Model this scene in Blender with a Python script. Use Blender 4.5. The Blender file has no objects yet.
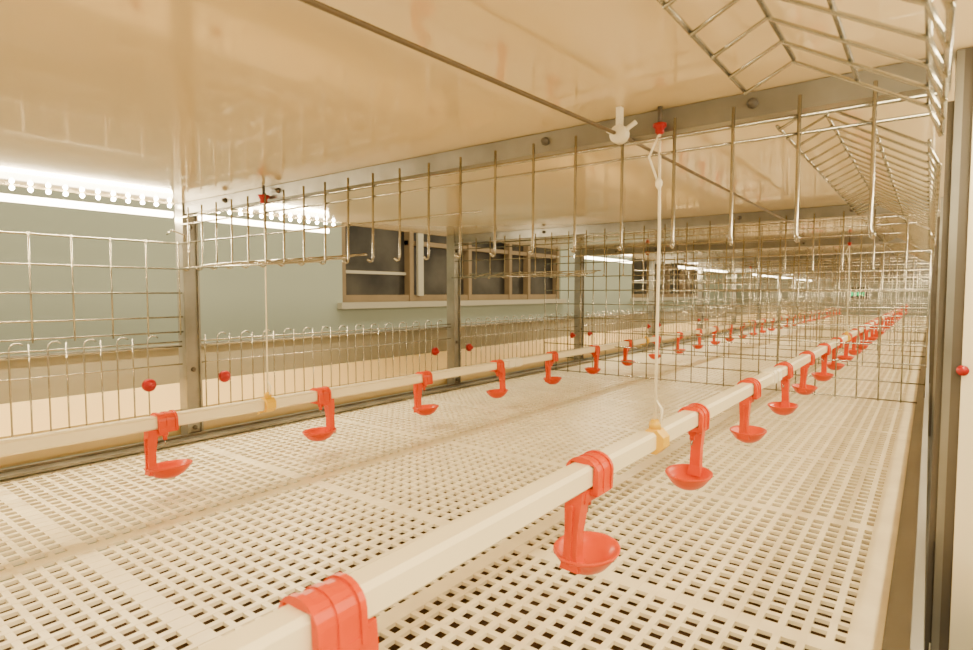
import bpy, math, random
from mathutils import Vector, Matrix
random.seed(4)
S = 1.15   # metres per layout unit
H = 0.25   # camera height above the slatted floor (layout units)
scene = bpy.context.scene

# ---------------------------------------------------------------- materials
def mat(name, col, rough=0.5, metal=0.0, noise=0.0, nscale=20, emis=None, estr=0, coat=0, bump=0, spec=None):
    m = bpy.data.materials.new(name); m.use_nodes = True
    nt = m.node_tree; b = nt.nodes["Principled BSDF"]
    b.inputs["Base Color"].default_value = (*col, 1)
    b.inputs["Roughness"].default_value = rough
    b.inputs["Metallic"].default_value = metal
    if spec is not None: b.inputs["Specular IOR Level"].default_value = spec
    if coat: 
        b.inputs["Coat Weight"].default_value = coat
        b.inputs["Coat Roughness"].default_value = 0.04
    if emis:
        b.inputs["Emission Color"].default_value = (*emis, 1)
        b.inputs["Emission Strength"].default_value = estr
    if noise or bump:
        tc = nt.nodes.new("ShaderNodeTexCoord")
        n = nt.nodes.new("ShaderNodeTexNoise"); n.inputs["Scale"].default_value = nscale
        n.inputs["Detail"].default_value = 5
        nt.links.new(tc.outputs["Object"], n.inputs["Vector"])
        if noise:
            r = nt.nodes.new("ShaderNodeValToRGB")
            r.color_ramp.elements[0].position = .3; r.color_ramp.elements[1].position = .7
            r.color_ramp.elements[0].color = (*[c*(1-noise) for c in col], 1)
            r.color_ramp.elements[1].color = (*[min(1, c*(1+noise*.5)) for c in col], 1)
            nt.links.new(n.outputs["Fac"], r.inputs["Fac"])
            nt.links.new(r.outputs["Color"], b.inputs["Base Color"])
        if bump:
            bp = nt.nodes.new("ShaderNodeBump"); bp.inputs["Strength"].default_value = bump
            bp.inputs["Distance"].default_value = .003
            nt.links.new(n.outputs["Fac"], bp.inputs["Height"])
            nt.links.new(bp.outputs["Normal"], b.inputs["Normal"])
    return m

M_wire  = mat("galvanised_wire", (.42, .40, .33), .25, .9, .15, 60)
M_steel = mat("galvanised_steel", (.28, .27, .235), .36, .6, .3, 14)
M_dsteel= mat("dull_steel", (.12, .105, .085), .5, .4, .2, 14)
M_ceil  = mat("glossy_ceiling_panel", (.82, .67, .41), .09, 0, .05, 2.5, coat=.5)
M_slat  = mat("cream_plastic_slat", (.96, .85, .60), .34, 0, .12, 22)
M_belt  = mat("manure_belt", (.075, .032, .008), .8, 0, .3, 6)
M_pipe  = mat("cream_pvc_pipe", (.92, .82, .56), .24, 0, .04, 8)
M_white = mat("white_plastic", (.86, .80, .62), .35)
M_orange= mat("orange_plastic", (.68, .062, .0015), .28, 0, .06, 30, spec=.3)
M_red   = mat("red_plastic", (.38, .003, .003), .3)
M_yel   = mat("yellow_plastic", (.78, .47, .003), .35)
M_cord  = mat("nylon_cord", (.90, .83, .64), .7)
M_cable = mat("steel_cable", (.13, .095, .055), .5, .4)
M_trough= mat("cream_feed_trough", (.84, .65, .31), .4, 0, .06, 5)
M_taupe = mat("taupe_trough_lip", (.25, .235, .18), .5, 0, .1, 5)
M_rail  = mat("grey_side_rail", (.30, .29, .26), .5, .2, .15, 5)
M_wall  = mat("pale_green_wall_paint", (.42, .46, .36), .6, 0, .08, 1.2)
M_wallf = mat("cream_end_wall_paint", (.55, .52, .40), .6, 0, .08, 1.2)
M_conc  = mat("concrete_floor", (.30, .26, .20), .8, 0, .2, 4)
M_wood  = mat("brown_window_frame", (.26, .18, .09), .5, 0, .15, 8)
M_sill  = mat("painted_sill", (.50, .45, .33), .5)
M_glass = mat("dusk_window_glass", (.055, .048, .036), .28, 0, .9, 3.5, spec=.18)
M_led   = mat("led_diffuser", (1, .95, .85), .4, emis=(1, .82, .54), estr=24)
M_dot   = mat("led_chip", (1, .95, .85), .4, emis=(1, .84, .58), estr=190)
M_green = mat("green_digits", (0, .2, .05), .4, emis=(.03, 1, .25), estr=3)
M_dark  = mat("dark_plastic", (.03, .03, .03), .4)

# ---------------------------------------------------------------- mesh builder
class MB:
    def __init__(s): s.v=[]; s.f=[]; s.mi=[]; s.mats=[]; s.sm=[]
    def _m(s, m):
        if m not in s.mats: s.mats.append(m)
        return s.mats.index(m)
    def add(s, vs, fs, m, smooth=False):
        o=len(s.v); k=s._m(m)
        s.v += [tuple(c*S for c in p) for p in vs]
        for f in fs: s.f.append([i+o for i in f]); s.mi.append(k); s.sm.append(smooth)
    def box(s, x0,x1,y0,y1,z0,z1,m):
        vs=[(x,y,z) for x in (x0,x1) for y in (y0,y1) for z in (z0,z1)]
        s.add(vs,[(0,1,3,2),(4,6,7,5),(0,4,5,1),(2,3,7,6),(0,2,6,4),(1,5,7,3)],m)
    def tube(s, pts, r, m, n=6, r2=None):
        P=[Vector(p) for p in pts]; rings=[]
        prev=None
        for i,p in enumerate(P):
            if i==0: t=P[1]-P[0]
            elif i==len(P)-1: t=P[-1]-P[-2]
            else: t=(P[i]-P[i-1]).normalized()+(P[i+1]-P[i]).normalized()
            t.normalize()
            a = prev if prev is not None else (Vector((0,0,1)) if abs(t.z)<.9 else Vector((1,0,0)))
            u=(a-t*a.dot(t)); 
            if u.length<1e-6: u=t.orthogonal()
            u.normalize(); prev=u; w=t.cross(u)
            rr = r if r2 is None else r+(r2-r)*i/(len(P)-1)
            rings.append([p+(u*math.cos(2*math.pi*k/n)+w*math.sin(2*math.pi*k/n))*rr for k in range(n)])
        vs=[tuple(q) for R in rings for q in R]; fs=[]
        for i in range(len(P)-1):
            for k in range(n):
                fs.append((i*n+k,i*n+(k+1)%n,(i+1)*n+(k+1)%n,(i+1)*n+k))
        fs.append(tuple(range(n))[::-1]); fs.append(tuple((len(P)-1)*n+k for k in range(n)))
        s.add(vs,fs,m,True)
    def loft_y(s, prof, stations, m):
        n=len(prof); vs=[]; fs=[]
        for y,dz in stations: vs+=[(x,y,z+dz) for x,z in prof]
        for i in range(len(stations)-1):
            fs+=[(i*n+k,i*n+(k+1)%n,i*n+n+(k+1)%n,i*n+n+k) for k in range(n)]
        e=(len(stations)-1)*n
        fs+= [tuple(range(n))[::-1], tuple(range(e,e+n))]
        s.add(vs,fs,m)
    def prism_y(s, prof, y0, y1, m): s.loft_y(prof,[(y0,0),(y1,0)],m)
    def lathe(s, prof, c, m, n=24, sx=1, sy=1, axis='z'):
        vs=[];fs=[]
        for r,z in prof:
            for k in range(n):
                a=2*math.pi*k/n; p=(r*math.cos(a)*sx, r*math.sin(a)*sy, z)
                if axis=='x': p=(p[2],p[0],p[1])
                if axis=='y': p=(p[0],p[2],p[1])
                vs.append((p[0]+c[0],p[1]+c[1],p[2]+c[2]))
        for i in range(len(prof)-1):
            for k in range(n): fs.append((i*n+k,i*n+(k+1)%n,(i+1)*n+(k+1)%n,(i+1)*n+k))
        fs.append(tuple(range(n))[::-1]); fs.append(tuple((len(prof)-1)*n+k for k in range(n)))
        s.add(vs,fs,m,True)
    def mesh(s, name):
        me=bpy.data.meshes.new(name); me.from_pydata(s.v,[],s.f)
        for m in s.mats: me.materials.append(m)
        me.polygons.foreach_set("material_index", s.mi)
        me.polygons.foreach_set("use_smooth", s.sm)
        me.update(); return me
    def obj(s, name, loc=(0,0,0), me=None):
        o=bpy.data.objects.new(name, me or s.mesh(name)); o.location=[c*S for c in loc]
        scene.collection.objects.link(o); return o

YEND=7.42
posts=[.482+.694*k for k in range(-1,11)]      # frame positions along the row
ZC=.40                                          # cage ceiling above slats

# ---------------------------------------------------------------- room shell
def wall_left():
    X0,X1=-2.3,-2.2; zb,zt=-1.3,1.6; y0,y1=-2.0,9.3
    b=MB(); ops=[(1.77,3.80),(5.1,7.2)]; z0,z1=.205,.95
    b.box(X0,X1,y0,y1,zb,z0,M_wall); b.box(X0,X1,y0,y1,z1,zt,M_wall)
    ys=[y0]+[q for o in ops for q in o]+[y1]
    for i in range(0,len(ys),2): b.box(X0,X1,ys[i],ys[i+1],z0,z1,M_wall)
    b.obj("wall_left")
    for wi,(a,c) in enumerate(ops):
        w=MB(); X=-2.25
        w.box(X-.01,X,a,c,z0,z1,M_glass)
        fr=.035
        w.box(X,X+.035,a,c,z0,z0+fr,M_wood); w.box(X,X+.035,a,c,z1-fr,z1,M_wood)
        cuts=[a,a+(c-a)*.225,a+(c-a)*.47,a+(c-a)*.68,a+(c-a)*.79,c-.03] 
        for q in cuts: w.box(X,X+.04,q,q+.03,z0,z1,M_wood)
        w.box(X,X+.03,a+(c-a)*.225,c,z0+.30,z0+.325,M_wood)
        # half-open sliding sash in front of the second light
        w.box(X+.04,X+.055,a+(c-a)*.25,a+(c-a)*.27,z0+.03,z1,M_sill)
        w.box(X,X+.012,a+.03,a+(c-a)*.225,z0+.14,z0+.155,M_sill)
        w.box(X,X+.085,a-.03,c+.03,z0-.03,z0,M_sill)
        w.obj("window_%d"%(wi+1))
wall_left()
b=MB(); b.box(-2.2,2.2,9.2,9.3,-1.3,1.6,M_wallf); b.obj("wall_far")
b=MB(); b.box(-2.3,2.2,-2.0,9.3,-1.4,-1.3,M_conc); b.obj("floor")
b=MB(); b.box(-1.03,.035,-.7,YEND,ZC,ZC+.012,M_ceil); b.obj("ceiling")

# ---------------------------------------------------------------- slatted floor
b=MB()
p=.0158; w=.0053; xl,xr=-.985,-.034
x=xl; i=0
while x<xr:
    ww = .016 if i%20==0 else w
    b.box(x,x+ww,-.6,YEND,-.0032,0,M_slat); x+= p+(ww-w); i+=1
b.box(xr-.006,-.0190,-.6,YEND,-.007,.0006,M_slat)
y=-.6; i=0
while y<YEND:
    ww = .017 if i%16==0 else w
    b.box(xl,xr,y,y+ww,-.0035,-.0003,M_slat); y+=p+(ww-w); i+=1
b.obj("slatted_cage_floor")
b=MB(); b.box(-.98,-.03,-.6,YEND,-.145,-.14,M_belt); b.obj("manure_belt")

# ---------------------------------------------------------------- frame
for k,y in enumerate(posts):
    b=MB()   # C-profile left post
    t=.003
    b.box(-1.018,-.992,y-.013,y-.013+t,-.9,ZC-.0005,M_steel)
    b.box(-1.018,-.992,y+.013-t,y+.013,-.9,ZC-.0005,M_steel)
    b.box(-1.000,-.996,y-.013+t,y+.013-t,-.9,ZC-.0005,M_steel)
    for z in (.02,.12,.36): b.lathe([(.004,0),(.004,.003),(.002,.004)],(-.996,y,z),M_dsteel,8,axis='x')
    b.obj("cage_post")
    b=MB()
    b.box(.008,.012,y-.014,y+.012,-.9,ZC-.0005,M_steel)
    b.box(.012,.017,y-.014,y-.010,-.9,ZC-.0005,M_dsteel)
    b.box(.017,.034,y-.016,y-.010,-.9,ZC-.0005,M_white)
    b.box(.0045,.008,y-.010,y-.004,.02,ZC-.03,M_dsteel)
    b.obj("cage_post")
    b=MB()   # cross beam, L/C profile
    b.box(-.99,.006,y-.010,y-.006,ZC-.019,ZC-.0005,M_steel)
    b.box(-.99,.006,y-.006,y+.016,ZC-.0045,ZC-.0005,M_steel)
    b.box(-.99,.006,y-.006,y+.008,ZC-.019,ZC-.015,M_steel)
    for x in (-.72,-.29,-.11,-.86):
        b.lathe([(.004,0),(.004,-.002),(.0025,-.003),(.0025,-.005)],(x,y-.010,ZC-.009),M_dsteel,8,axis='y')
    b.obj("cross_beam")
b=MB(); b.box(-.990,-.986,-.7,YEND,-.03,.012,M_steel); b.box(-.986,-.965,-.7,YEND,.004,.008,M_steel); b.obj("side_rail")
b=MB(); b.box(-.0185,-.015,-.7,YEND,-.05,.004,M_rail); b.box(-.015,.0,-.7,YEND,-.05,.018,M_rail); b.box(-.002,.003,-.7,YEND,.018,.085,M_rail); b.obj("side_rail")

# ---------------------------------------------------------------- feed troughs
def trough(sgn, x0):
    b=MB(); pr1=[(0,.050),(.004,.050),(.012,.012),(.07,.012),(.112,.078),(.118,.078),(.073,.004),(.008,.004)]
    b.prism_y([(x0+sgn*a,z) for a,z in pr1],-.7,YEND,M_trough)
    b.box(min(x0+sgn*.118,x0+sgn*.124),max(x0+sgn*.118,x0+sgn*.124),-.7,YEND,.070,.148,M_taupe)
    b.box(min(x0+sgn*.112,x0+sgn*.130),max(x0+sgn*.112,x0+sgn*.130),-.7,YEND,.146,.152,M_steel)
    b.obj("feed_trough")
trough(-1,-1.022); trough(1,.036)

# ---------------------------------------------------------------- left wire fronts
R=.00125
for k in range(len(posts)-1):
    y0,y1=posts[k]+.018,posts[k+1]-.018
    b=MB(); X=-1.004
    for z in (.160,.168): b.tube([(X,y0-.004,z),(X,y1+.004,z)],R*1.2,M_wire)
    b.tube([(X,y0-.004,.130),(X,y1+.004,.130)],R,M_wire)
    y=y0+.006
    while y+.03<y1:
        zt,zb,r=.178,.042,.011
        pts=[(X+.003,y,zt)]
        pts+=[(X+.003,y,zb+r)]
        for a in range(1,6):
            t=math.pi*a/6; pts.append((X+.003,y+r-r*math.cos(t),zb+r-r*math.sin(t)))
        pts+=[(X+.003,y+2*r,zb+r),(X+.003,y+2*r,zt-r*.6)]
        for a in range(1,5):
            t=math.pi*a/5; rr=.009; pts.append((X+.003,y+2*r+rr-rr*math.cos(t),zt-r*.6+rr*math.sin(t)))
        b.tube(pts,R,M_wire,5); y+=.0445
    b.obj("wire_feed_front")
    if k==0:
        b=MB(); X=-.998
        for z in (.185,.21,.25,.29,.332): b.tube([(X,y0-.004,z),(X,y1+.004,z)],R*1.2,M_wire)
        y=y0
        while y<y1+.001:
            b.tube([(X+.003,y,.180),(X+.003,y,.335)],R,M_wire); y+=.0505
        b.tube([(X+.003,y1-.02,.345),(X+.012,y1-.015,.352),(X+.012,y1+.005,.345),(X+.004,y1+.008,.33)],R,M_wire)
        b.obj("wire_door_panel")
for y in (.41,.536,1.09,1.227,1.80,1.93,2.49,2.62,3.2,3.32):
    b=MB()
    b.lathe([(.003,-.004),(.004,0),(.0105,.0),(.0105,.005),(.008,.008),(.005,.008),(.004,.014),(.0015,.015)],(-.9965,y,.102),M_red,16,axis='x')
    b.obj("red_clip_knob")

# ---------------------------------------------------------------- transverse strips under the beams
def strip(y, name="wire_partition_strip"):
    b=MB(); zt=ZC-.026; yy=y-.018
    b.tube([(-.985,yy,zt),(.002,yy,zt)],R*1.3,M_wire)
    b.tube([(-.985,yy,zt-.012),(.002,yy,zt-.012)],R,M_wire)
    b.tube([(-.985,yy,.332),(-.36,yy,.332)],R,M_wire)
    x=-.033-.044*21
    while x<0:
        zb=.286
        pts=[(x,yy-.002,zt+.014),(x,yy-.003,zb+.006),(x+.001,yy-.005,zb+.001),(x+.002,yy-.009,zb),(x+.003,yy-.014,zb+.002)]
        b.tube(pts,R*1.05,M_wire,6); x+=.044
    b.tube([(-.985,yy-.014,.289),(-.60,yy-.014,.289)],R,M_wire)
    # lower folded shelf: bars returning towards the wall side
    for q in range(1,3): b.tube([(-.985,yy+.03*q,.289+.006*q),(-.60,yy+.03*q,.289+.006*q)],R,M_wire)
    x=-.957+.044*0
    while x<-.6:
        b.tube([(x,yy-.014,.289),(x,yy+.062,.302)],R*.9,M_wire,5); x+=.044
    b.obj(name)
strip(posts[1]); strip(posts[2]); strip(posts[4])

def partition(y):
    b=MB(); zt=ZC-.008
    for i in range(10): 
        z=.006+i*.042
        b.tube([(-.985,y,z),(-.002,y,z)],R*1.3,M_wire,5)
    x=-.985
    while x<0:
        b.tube([(x,y+.003,.002),(x,y+.003,zt)],R*1.3,M_wire,5); x+=.0427
    b.obj("wire_partition")
for y in (1.6,2.3,3.0,3.7,4.4,5.8): partition(y)

# ---------------------------------------------------------------- folded-up right side doors
def folded(y0,y1):
    b=MB()
    prof=[(-.100,.378),(-.072,.392),(-.004,.352),(.002,.335)]
    n=max(2,int(round((y1-y0)/.036)))
    for i in range(n+1):
        y=y0+(y1-y0)*i/n
        b.tube([(px,y,pz) for px,pz in prof],R,M_wire,6)
    for (px,pz) in prof+[(-.038,.372)]:
        b.tube([(px,y0-.003,pz+.0025),(px,y1+.003,pz+.0025)],R*1.1,M_wire,6)
    b.obj("folded_wire_door")
folded(.12,.405); folded(.51,1.14); folded(1.22,1.82); folded(1.92,2.5)
for k in range(1,len(posts)-1):
    y0,y1=posts[k]+.018,posts[k+1]-.018
    b=MB(); X=.012
    for z in (.17,.21,.25,.29,.33): b.tube([(X,y0,z),(X,y1,z)],R,M_wire,5)
    y=y0
    while y<=y1+.001: b.tube([(X+.003,y,.05),(X+.003,y,.335)],R,M_wire,5); y+=.047
    b.obj("wire_door_panel")
b=MB(); b.lathe([(.0015,-.002),(.002,0),(.0032,0),(.0032,.002),(.001,.003)],(.0175,.463,.202),M_red,16,axis='y'); b.obj("red_clip_knob")

# ---------------------------------------------------------------- drinker lines
PX=[(-.749,.092,.325,.2320),(-.182,.128,.135,.2205)]
PR=.0080
def droop(xp,y):
    if xp<-.5 or y>.36: return 0
    return -.0022*((.36-y)/.225)
def pipe(xp,zp):
    b=MB(); r=PR; c=.0025
    prof=[(-r,-r+c),(-r+c,-r),(r-c,-r),(r,-r+c),(r,r-c),(r-c,r),(-r+c,r),(-r,r-c)]
    st=[(yy,droop(xp,yy)) for yy in (-.30,-.1,0,.12,.24,.36,YEND-.2)]
    b.loft_y([(xp+a,zp+d) for a,d in prof],st,M_pipe)
    for yj in ((1.10,2.6,4.2,5.8) if xp<-.5 else (.95,2.5,4.1,5.7)):
        q=[(xp+a*1.25,zp+d*1.25) for a,d in prof]
        b.prism_y(q,yj-.045,yj-.028,M_white); b.prism_y(q,yj-.020,yj+.004,M_white)
        b.prism_y([(xp+a*1.1,zp+d*1.1) for a,d in prof],yj-.05,yj+.01,M_white)
    b.obj("drinker_pipe")
for xp,zp,_,_ in PX: pipe(xp,zp)

def drinker_mesh(s):
    b=MB(); k=.78
    N=10; ro,ri=.0146*k,.0112*k
    out=[(ro,-.0135*k)]+[(ro*math.cos(math.pi*i/N),.002*k+ro*math.sin(math.pi*i/N)*.84) for i in range(N+1)]+[(-ro,-.0135*k)]
    inn=[(ri,-.0135*k)]+[(max(-ri,min(ri,ri*1.25*math.cos(math.pi*i/N))),.002*k+min(.0082*k,ri*1.25*math.sin(math.pi*i/N))) for i in range(N+1)]+[(-ri,-.0135*k)]
    n=len(out)
    for ya,yb,g in ((-.0115,-.0085,1.10),(-.0085,-.002,1),(-.002,.002,1.07),(.002,.0085,1),(.0085,.0115,1.10)):
        vs=[];fs=[]
        for y in (ya,yb):
            vs+=[(a*g,y,z*g) for a,z in out]+[(a,y,z) for a,z in inn]
        m=2*n
        for i in range(n-1):
            fs+=[(i,i+1,m+i+1,m+i),(n+i,m+n+i,m+n+i+1,n+i+1),(i,n+i,n+i+1,i+1),(m+i,m+i+1,m+n+i+1,m+n+i)]
        fs+=[(0,m,m+n,n),(n-1,2*n-1,m+2*n-1,m+n-1)]
        b.add(vs,fs,M_orange)
    b.box(-.0118,.0118,-.0105,.0105,-.0125,-.0083,M_orange)
    ya=s*.0175
    b.box(-.0070,.0070,min(0,ya),max(0,ya),-.0165,-.0098,M_orange)
    vs=[]; pts=[(s*.0150,-.0085,.0065,.0060),(s*.0165,-.020,.0058,.0056),(s*.0175,-.036,.0048,.0046),(s*.0178,-.052,.0050,.0046),(s*.0170,-.0625,.0070,.0055)]
    for (y,z,hx,hy) in pts: vs+=[(-hx,y-hy,z),(hx,y-hy,z),(hx,y+hy,z),(-hx,y+hy,z)]
    fs=[(0,3,2,1)]
    for i in range(len(pts)-1):
        for q in range(4): fs.append((i*4+q,i*4+(q+1)%4,i*4+4+(q+1)%4,i*4+4+q))
    e=(len(pts)-1)*4; fs.append((e,e+1,e+2,e+3)); b.add(vs,fs,M_orange)
    b.box(-.0012,.0012,s*.0178+s*.0040-.002,s*.0178+s*.0040+.002,-.058,-.018,M_orange)
    b.lathe([(.0040,-.0125),(.0040,-.0175),(.0026,-.019),(.0026,-.023)],(0,0,0),M_orange,12)
    b.lathe([(.0010,-.023),(.0010,-.028),(.0006,-.029)],(0,0,0),M_wire,8)
    prof=[(.002,-.0712),(.010,-.0704),(.0170,-.0668),(.0215,-.0620),(.0245,-.0580),(.0262,-.0560),(.0258,-.0548),(.0240,-.0552),(.0210,-.0590),(.015,-.0642),(.007,-.0662),(.001,-.0665)]
    b.lathe(prof,(0,-s*.003,0),M_orange,28,sx=.84,sy=1.06)
    return b.mesh("drinker_cup")
MD={1:drinker_mesh(1),-1:drinker_mesh(-1)}
mb=MB()
for li,(xp,zp,ys,dy) in enumerate(PX):
    y=ys-dy; i=-1
    while y<YEND-.35:
        if li==1: side=(1 if i%2==0 else -1)
        else: side=(-1 if i%2==0 else 1)
        if y>0.0:
            o=mb.obj("nipple_drinker",(xp,y,zp+droop(xp,y)),MD[side]); o.rotation_euler[1]=random.uniform(-.06,.06)
        y+=dy; i+=1

# ---------------------------------------------------------------- suspension cords, hooks, pulleys
def suspension(xp,zp,y):
    b=MB()
    q=.6 if xp>-.5 else .85
    zt=ZC-.014
    b.lathe([(.009*q,0),(.009*q,-.004*q),(.006*q,-.007*q),(.006*q,-.012*q),(.002,-.014*q)],(xp,y,zt),M_red,16)
    b.tube([(xp,y,ZC-.0005),(xp,y,zt)],.002,M_dsteel,8)
    b.tube([(xp,y,zt-.012*q),(xp+.001,y,ZC-.10),(xp,y,zp+.012)],.0011 if xp<-.5 else .0013,M_cord,6)
    if xp>-.5:
        b.tube([(xp,y,zt-.012*q),(xp-.007,y-.004,ZC-.040),(xp-.001,y,ZC-.060)],.0010,M_cord,6)
        b.lathe([(.0012,-.004),(.003,-.001),(.003,.002),(.0012,.005)],(xp,y,ZC-.062),M_cord,8)
    b.tube([(xp,y,zp+.034),(xp+.005,y+.002,zp+.026),(xp+.004,y,zp+.014)],.0012,M_cord,6)
    N=8; r=.0106
    pr=[(xp+r*1.02*math.cos(t),zp+r*1.02*math.sin(t)) for t in [2*math.pi*(i+.5)/N for i in range(N)]]
    b.prism_y(pr,y-.007,y+.007,M_yel)
    b.tube([(xp-.010,y-.004,zp-.002),(xp-.019,y-.004,zp-.006),(xp-.018,y-.004,zp-.015),(xp-.008,y-.004,zp-.010)],.0024,M_yel,6)
    b.lathe([(.005,0),(.005,.005),(.0025,.008)],(xp,y,zp+.0096),M_yel,10)
    b.obj("suspension_cord")
for y in (.464,1.85,3.23,4.62,6.01): suspension(-.744,.092,y); suspension(-.178,.128,y)
b=MB()
b.tube([(-.232,-.55,.372),(-.2256,.152,.380),(-.206,.462,.3790),(-.205,.9,.3765),(-.205,1.25,.3765)],.0016,M_cable,8)
b.obj("winch_cable")
b=MB()   # white pulley clip by the beam
b.lathe([(.006,-.004),(.0075,-.003),(.0055,0),(.0075,.003),(.006,.004)],(-.2045,.446,.378),M_white,18,axis='y')
b.box(-.2065,-.2025,.443,.449,.378,ZC-.0005,M_white)
b.tube([(-.2045,.446,.378),(-.192,.450,.387)],.0020,M_white)
b.tube([(-.2045,.446,.378),(-.215,.446,.383)],.0020,M_white)
b.obj("cord_pulley")

# ---------------------------------------------------------------- LED strips
def led(x,segs,dots,power):
    b=MB(); sg = 1 if x<0 else -1
    for y0,y1 in segs:
        b.tube([(x,y0,.384),(x,y1,.384)],.0055,M_led,8)
        y=y0+.01
        while dots and y<min(y1,1.2):
            b.lathe([(.001,-.0032),(.0025,-.002),(.0032,0),(.0025,.002),(.001,.0032)],(x+sg*.024,y,.3955),M_dot,6); y+=.021
    o=b.obj("led_strip_light")
    for y0,y1 in segs:
        l=bpy.data.lights.new("led_emitter",'AREA'); l.shape='RECTANGLE'; l.size=.010*S; l.size_y=(y1-y0)*S
        l.energy=power*(y1-y0); l.color=(1,.79,.46)
        lo=bpy.data.objects.new("led_emitter",l); lo.location=(x*S,(y0+y1)/2*S,.376*S)
        lo.rotation_euler=(0,math.radians(-35*1 if x<0 else 35),0)
        scene.collection.objects.link(lo); lo.parent=o
led(-1.040,[(-.6,.475),(.492,.80),(1.90,2.40),(3.0,3.9),(4.6,7.2)],True,9)
led(.075,[(-.6,YEND)],False,4.8)  # unseen right-hand strip, added to light the cage from the right

# ---------------------------------------------------------------- control box with green digits on the far wall
b=MB(); cx=-.77; cz=.25
b.box(cx-.11,cx+.11,9.15,9.199,cz-.07,cz+.07,M_dark)
b.box(cx-.12,cx+.12,9.17,9.199,cz-.08,cz+.08,M_dsteel)
for i in range(4):
    x0=cx-.09+i*.047
    for (a,c,d,e) in ((0,.03,.027,.034),(0,.03,-.003,.003),(0,.03,-.034,-.027),(0,.007,-.03,.03),(.024,.031,-.03,.03)):
        b.box(x0+a,x0+c,9.142,9.151,cz+d,cz+e,M_green)
b.obj("control_display")

# ---------------------------------------------------------------- lights
def area(name,loc,rot,sx,sy,e,col):
    l=bpy.data.lights.new(name,'AREA'); l.shape='RECTANGLE'; l.size=sx*S; l.size_y=sy*S; l.energy=e; l.color=col
    o=bpy.data.objects.new(name,l); o.location=[c*S for c in loc]; o.rotation_euler=rot; scene.collection.objects.link(o)
area("added_aisle_fill",(-1.6,3.0,1.4),(0,0,0),.3,8,80,(1,.91,.68))  # added fill over the left aisle, no fixture seen there
area("added_aisle_fill",(1.2,2.5,.9),(0,math.radians(60),0),.4,8,90,(1,.80,.49))  # added fill from the right side, out of view, no fixture known
w=bpy.data.worlds.new("World"); scene.world=w; w.use_nodes=True
bg=w.node_tree.nodes["Background"]; bg.inputs[0].default_value=(1,.79,.46,1); bg.inputs[1].default_value=.68

# ---------------------------------------------------------------- camera
cd=bpy.data.cameras.new("camera"); cam=bpy.data.objects.new("camera",cd); scene.collection.objects.link(cam)
cd.sensor_width=36; cd.lens=582/973*36; cd.clip_start=.01
cam.location=(0,0,H*S); cam.rotation_euler=(math.radians(90-3.15),0,math.radians(37.3))
cd.dof.use_dof=True; cd.dof.focus_distance=.8*S; cd.dof.aperture_fstop=16
scene.camera=cam
